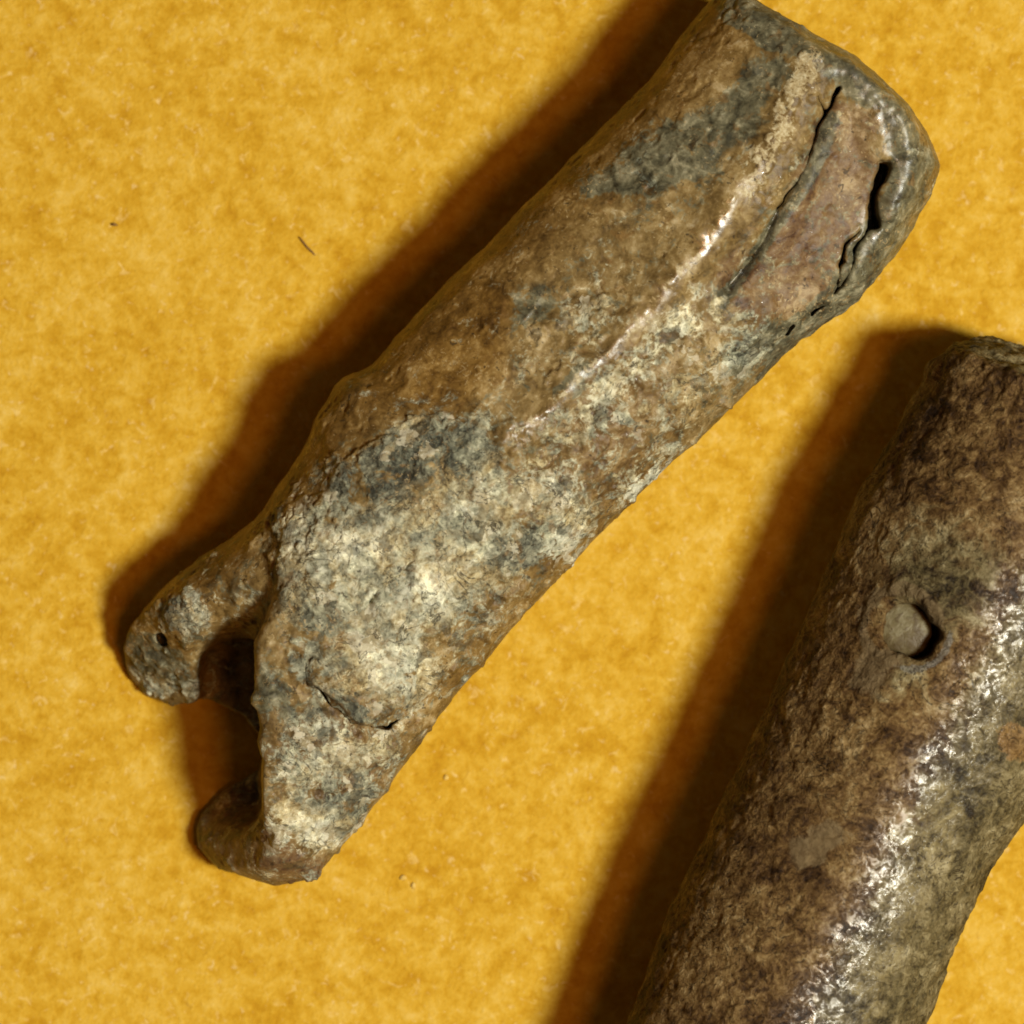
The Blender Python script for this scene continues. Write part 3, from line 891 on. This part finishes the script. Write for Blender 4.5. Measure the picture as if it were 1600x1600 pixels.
    pl = poly_sd(FX, FY, [(100, 950), (300, 800), (362, 800), (428, 868), (422, 930), (402, 985), (330, 1012), (304, 1040), (305, 1092), (150, 1120)])
    lab[(pl < 0) & (FU < -330)] = 3
    fc = np.mean(cm[F], 1)
    crz = poly_sd(FX, FY, [(440, 760), (560, 680), (760, 630), (830, 700), (920, 790), (890, 880), (760, 950), (690, 1060), (640, 1130), (540, 1130), (440, 1050), (425, 930)]) < 0
    lab[crz & is_top & (lab == 0)] = 4
    for k, (nm, lb) in enumerate([("body", None), ("folded_flap", "reddish brown flap behind the long crack"), ("end_rim", "dark grey rim round the wide end"),
                                  ("prong", "stubby prong with a small hole in its grey end"), ("mineral_crust", "rough grey and whitish mineral crust")]):
        if (lab == k).any():
            o = part(nm, Wd, Nw, F[lab == k], masks, mat, root)
            if lb:
                o["label"] = lb


# ================================================================== right piece
O2 = (1305.0, 1350.0)
d2 = (0.436, -0.900)
n2 = (0.900, 0.436)
KW2 = dict(o=O2, d=d2, n=n2, k=1 - 170.0 / DPX)
PLUG = (1396, 975)
SOCKET = (1412, 984)


def build_right():
    h = 3.1
    K2 = KW2['k']
    us = np.arange(-560, 900, h, dtype=np.float32)
    ws = np.arange(-270, 280, h, dtype=np.float32)
    zs = np.arange(-10, 372, h, dtype=np.float32)
    U, W = np.meshgrid(us, ws, indexing='ij')
    ix = ((O2[0] + U * d2[0] + W * n2[0]) - 800) / K2 + 800
    iy = ((O2[1] + U * d2[1] + W * n2[1]) - 800) / K2 + 800
    L = sorted(uws([(1446, 588), (1408, 662), (1345, 768), (1312, 846), (1244, 1000), (1177, 1152), (1112, 1290), (1048, 1424), (997, 1562), (960, 1660), (930, 1760)], **KW2))
    R = sorted(uws([(1760, 960), (1690, 1100), (1602, 1275), (1545, 1352), (1510, 1432), (1478, 1505), (1458, 1562), (1440, 1605), (1400, 1720)], **KW2))
    wl = np.interp(us, [p[0] for p in L], [p[1] for p in L])
    wr = np.interp(us, [p[0] for p in R], [p[1] for p in R])
    ker = np.hanning(31)
    ker /= ker.sum()
    wl = np.convolve(np.pad(wl, 15, mode='edge'), ker, 'valid')
    wr = np.convolve(np.pad(wr, 15, mode='edge'), ker, 'valid')
    a = ((wr - wl) / 2).astype(np.float32)
    c = ((wr + wl) / 2).astype(np.float32)
    b = np.interp(us, [-560, 0, 600, 900], [178, 184, 182, 170]).astype(np.float32)
    zz = zs[None, None, :]
    zc = b[:, None, None]
    rel = np.zeros_like(U)
    rel -= 8 * blob(ix, iy, 1250, 1330, 60, 40, -30)
    rel += 6 * blob(ix, iy, 1330, 1180, 90, 50, -60)
    rel -= 6 * blob(ix, iy, 1480, 1250, 80, 40, -60)
    rel += 6 * blob(ix, iy, 1400, 1420, 90, 40, -60)
    top = np.clip((zz - zc) / 60, 0, 1)
    dz = zz - zc - rel[:, :, None].astype(np.float32) * top
    q = np.abs((W[:, :, None] - c[:, None, None]) / a[:, None, None]) ** 1.86 + np.abs(dz / zc) ** 1.86
    g = (q ** (1 / 1.86) - 1) * zc
    del q, dz
    ue = np.interp(W, [-270, -215, -170, -110, -40, 280], [770, 800, 826, 842, 850, 856]).astype(np.float32)
    g = smax(g, U[:, :, None] - ue[:, :, None], 60)
    g = smax(g, (U[:, :, None] + 0.30 * zz - (ue[:, :, None] - 52 + 0.30 * 322)) * 0.957, 10)
    g = smax(g, -520 - U[:, :, None], 60)
    su, sw = uw(SOCKET, **KW2)
    sock = np.sqrt((U - su) ** 2 + (W - sw) ** 2).astype(np.float32) - 44 - 6 * fbm(np.stack([ix.ravel(), iy.ravel(), 0 * ix.ravel()], 1), 30, 5, 3).reshape(ix.shape)
    g = smax(g, -np.maximum(sock[:, :, None], 280 - zz), 8)
    V, F = surface_nets(g, (us[0], ws[0], zs[0]), h)
    del g
    N = vertex_normals(V, F)
    X = ((O2[0] + V[:, 0] * d2[0] + V[:, 1] * n2[0]) - 800) * (1 + (V[:, 2] - 170) / DPX) / K2 + 800
    Y = ((O2[1] + V[:, 0] * d2[1] + V[:, 1] * n2[1]) - 800) * (1 + (V[:, 2] - 170) / DPX) / K2 + 800
    wx, wy = fbm(V, 50, 3, 4) * 18, fbm(V, 50, 9, 4) * 18
    Xw, Yw = X + wx, Y + wy
    nv = len(V)
    sm = np.zeros(nv, np.float32)
    for (cx, cy, rx, ry, an, am) in [(1275, 1318, 52, 30, -28, 1.1), (1408, 1275, 17, 20, 0, 1.2), (1366, 1345, 22, 22, 0, 1.2), (1318, 1428, 38, 22, -20, 1.2),
                                     (1475, 1430, 20, 30, 20, 0.9), (1420, 1090, 30, 50, 30, 0.7), (1290, 1560, 30, 20, 0, 1.0)]:
        sm = np.maximum(sm, am * blob(Xw, Yw, cx, cy, rx, ry, an))
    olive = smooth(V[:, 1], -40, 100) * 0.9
    olive = np.maximum(olive, 0.75 * blob(Xw, Yw, 1470, 900, 110, 120, -60))
    olive = np.maximum(olive, 0.6 * blob(Xw, Yw, 1420, 1060, 60, 60))
    olive = np.maximum(olive, 0.95 * smooth(V[:, 0], 770, 810))
    tan = 0.95 * blob(Xw, Yw, 1275, 1318, 56, 34, -28)
    tan = np.maximum(tan, 0.8 * blob(Xw, Yw, 1366, 1050, 60, 40, -50))
    amber = np.maximum(1.0 * blob(Xw, Yw, 1585, 1155, 40, 40), 0.55 * blob(Xw, Yw, 1408, 1275, 18, 20))
    sdv = np.hypot(V[:, 0] - su, V[:, 1] - sw)
    side = smooth((V[:, 1] - sw) * 0.85 + (V[:, 0] - su) * -0.45, 8, 42)
    silver = 1.0 * np.exp(-((sdv - 55) / 7) ** 2) * side * (V[:, 2] > 200)
    low = fbm(V, 120, 171, 3)
    mid = fbm(V, 36, 123, 4, 0.55)
    gloss = np.clip(smooth(V[:, 1], -40, 40) * smooth(V[:, 1], 160, 85) * (1.05 + 0.5 * mid) + 0.2 * low, 0, 1) * smooth(V[:, 0], 700, 450)
    gloss = np.maximum(gloss, 0.25 * smooth(mid + low, 0.35, 0.7)) * (1 - smooth(V[:, 0], 760, 790))
    fine = fbm(V, 17, 129, 2, 0.55)
    wr_ = ridged(V, 30, 153, 3)
    calm = 1 - 0.8 * np.clip(sm, 0, 1)
    rgh = 1 - gloss
    disp = low * 2.5 + calm * (mid * (1.3 + 1.5 * rgh) + fine * (0.45 + 1.0 * rgh) + wr_ * (0.5 + 1.1 * rgh))
    pk = fbm(V, 40, 401, 4, 0.6)
    disp += rgh * 1.6 * (smooth(pk, 0.02, 0.09) + smooth(pk, -0.25, -0.18))
    hol = sm + 0.9 * mid + 0.5 * fine
    disp -= 0.9 * smooth(hol, 0.40, 0.75)                 # worn hollows where the skin has flaked off
    disp += (mid * 7 + fine * 3) * smooth(V[:, 0], 700, 790)
    disp *= 1 - 0.5 * np.exp(-((sdv - 50) / 8) ** 2)
    disp += 2.0 * silver
    ppu, ppw = uw(PLUG, **KW2)
    sdp = np.hypot(V[:, 0] - ppu, V[:, 1] - ppw)
    sed = np.exp(-((sdp - 56) / 13) ** 2) * (1 - side) * (V[:, 2] > 200)
    disp += sed * (4 + 5 * mid + 3 * fine)                     # sediment packed against the plug
    tan = np.maximum(tan, 0.8 * sed)
    V = V + N * disp[:, None]
    V[:, 2] = np.maximum(V[:, 2], 0.3)
    N = vertex_normals(V, F)
    base = ((O2[0] - 800) * S, (800 - O2[1]) * S)
    Wd, px, py = to_world(V, O2, d2, n2, base)
    Nw = np.stack([N[:, 0] * d2[0] + N[:, 1] * n2[0], -(N[:, 0] * d2[1] + N[:, 1] * n2[1]), N[:, 2]], 1)
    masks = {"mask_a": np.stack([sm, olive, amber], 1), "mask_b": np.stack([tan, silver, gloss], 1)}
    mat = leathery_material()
    root = bpy.data.objects.new("corroded_tube", None)
    root.empty_display_size = 0.01
    root.location = (base[0], base[1], 0)
    scene.collection.objects.link(root)
    tag(root, "dark glossy wrinkled metal tube with round pale plug, cut off by the right edge", "artefact")
    FZ = V[F][:, :, 2].mean(1)
    fd = np.hypot(V[F][:, :, 0].mean(1) - su, V[F][:, :, 1].mean(1) - sw)
    FU = V[F][:, :, 0].mean(1)
    lab = np.zeros(len(F), int)
    lab[(N[F][:, :, 0].mean(1) > 0.55) & (FU > 740)] = 1
    lab[(fd < 64) & (FZ > 200)] = 2
    for k, (nm, lb) in enumerate([("body", None), ("end_face", "grey bevelled end"), ("socket_rim", "silvery rim of the round socket")]):
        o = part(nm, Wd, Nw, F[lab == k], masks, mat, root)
        if lb:
            o["label"] = lb
    # pale plug seated in the socket, pushed to its left side
    pu, pw = uw(PLUG, **KW2)
    nl, nn = 48, 96
    th = np.linspace(0, math.pi, nl + 1)
    ph = np.linspace(0, 2 * math.pi, nn, endpoint=False)
    TH, PH = np.meshgrid(th, ph, indexing='ij')
    sx = np.sin(TH) ** 0.8 * np.cos(PH) * 51
    sy = np.sin(TH) ** 0.8 * np.sin(PH) * 50
    sz = np.sign(np.cos(TH)) * np.abs(np.cos(TH)) ** 0.9 * 21
    PV = np.stack([sx.ravel(), sy.ravel(), sz.ravel()], 1)
    PV *= (1 + 0.13 * fbm(PV, 44, 61, 4))[:, None]
    # lean with the flank of the tube
    lean = math.radians(-13)
    w_, z_ = PV[:, 1].copy(), PV[:, 2].copy()
    PV[:, 1] = w_ * math.cos(lean) - z_ * math.sin(lean) * -1
    PV[:, 2] = z_ * math.cos(lean) - w_ * math.sin(lean)
    PV += np.array([pu, pw, 299.0])
    PW, _, _ = to_world(PV, O2, d2, n2, base)
    ids = np.arange((nl + 1) * nn).reshape(nl + 1, nn)
    A, B = ids[:-1], ids[1:]
    PF = np.stack([A, B, np.roll(B, -1, 1), np.roll(A, -1, 1)], -1).reshape(-1, 4)
    me = mesh_from("plug", PW, PF[:, ::-1])
    me.materials.append(plug_material())
    po = bpy.data.objects.new("plug", me)
    scene.collection.objects.link(po)
    po.parent = root
    po["label"] = "round pale greenish plug"


# ================================================================== loose fibres and specks on the sheet
def fibre(pts, r, label, mat, name="fibre"):
    pts = [Vector(((x - 800) * S, (800 - y) * S, z * S)) for x, y, z in pts]
    base = Vector((pts[0].x, pts[0].y, 0))
    rings, V, F = 8, [], []
    for i, p in enumerate(pts):
        t = (pts[min(i + 1, len(pts) - 1)] - pts[max(i - 1, 0)]).normalized()
        a = t.cross(Vector((0, 0, 1))).normalized()
        b = t.cross(a)
        rr = r * S * (0.45 if i in (0, len(pts) - 1) else 1.0)
        for k in range(rings):
            an = 2 * math.pi * k / rings
            V.append(p - base + a * math.cos(an) * rr + b * math.sin(an) * rr)
    for i in range(len(pts) - 1):
        for k in range(rings):
            F.append((i * rings + k, i * rings + (k + 1) % rings, (i + 1) * rings + (k + 1) % rings, (i + 1) * rings + k))
    F.append(tuple(range(rings - 1, -1, -1)))
    F.append(tuple((len(pts) - 1) * rings + k for k in range(rings)))
    me = bpy.data.meshes.new(name)
    me.from_pydata([tuple(v) for v in V], [], F)
    for p in me.polygons:
        p.use_smooth = True
    me.materials.append(mat)
    o = bpy.data.objects.new(name, me)
    o.location = base
    scene.collection.objects.link(o)
    return tag(o, label, name)


def crumb(x, y, r, seed, label, mat, group=None):
    n, m = 7, 10
    V = []
    for i in range(n + 1):
        for j in range(m):
            a, b = math.pi * i / n, 2 * math.pi * j / m
            V.append((math.sin(a) * math.cos(b), math.sin(a) * math.sin(b), math.cos(a)))
    V = np.array(V)
    V = V * (1 + 0.45 * vnoise(V, 0.9, seed))[:, None] * np.array([r, r * 0.8, r * 0.3]) * S
    V[:, 2] -= V[:, 2].min() + 0.8 * S
    F = np.array([(i * m + j, (i + 1) * m + j, (i + 1) * m + (j + 1) % m, i * m + (j + 1) % m) for i in range(n) for j in range(m)])
    me = mesh_from("crumb", V, F)
    me.materials.append(mat)
    o = bpy.data.objects.new("crumb", me)
    o.location = ((x - 800) * S, (800 - y) * S, 0)
    o.rotation_euler.z = seed
    scene.collection.objects.link(o)
    return tag(o, label, "crumb", group)


def crumb_material():
    t = NT("pale_grit")
    P = t.coords()
    col = t.ramp(t.noise(P, 4, 2), [(0.3, (0.60, 0.38, 0.07)), (0.7, (0.72, 0.54, 0.18))])
    return t.out(col, 0.95, None, 0.05)


build_sheet()
build_upper()
build_right()
fm = fibre_material()
fibre([(467, 370, 1.5), (473, 377, 2), (480, 386, 2), (486, 392, 1.6), (493, 399, 1.2)], 1.5, "short dark brown fibre lying on the yellow sheet at upper left", fm)
fibre([(174, 350, 1.5), (177, 351, 2.2), (180, 351, 2.2), (184, 352, 1.5)], 2.4, "tiny dark speck on the yellow sheet near the left edge", fm, "speck")
cg = crumb_material()
crumb(630, 1372, 5.0, 3, "tiny pale crumb just below right of the tube's lower lobe, upper of a pair", cg, "pale crumbs on the sheet")
crumb(646, 1384, 4.4, 8, "tiny pale crumb just below right of the tube's lower lobe, lower of a pair", cg, "pale crumbs on the sheet")
crumb(697, 1215, 4.2, 5, "tiny pale crumb alone on the sheet between the two tubes", cg, "pale crumbs on the sheet")
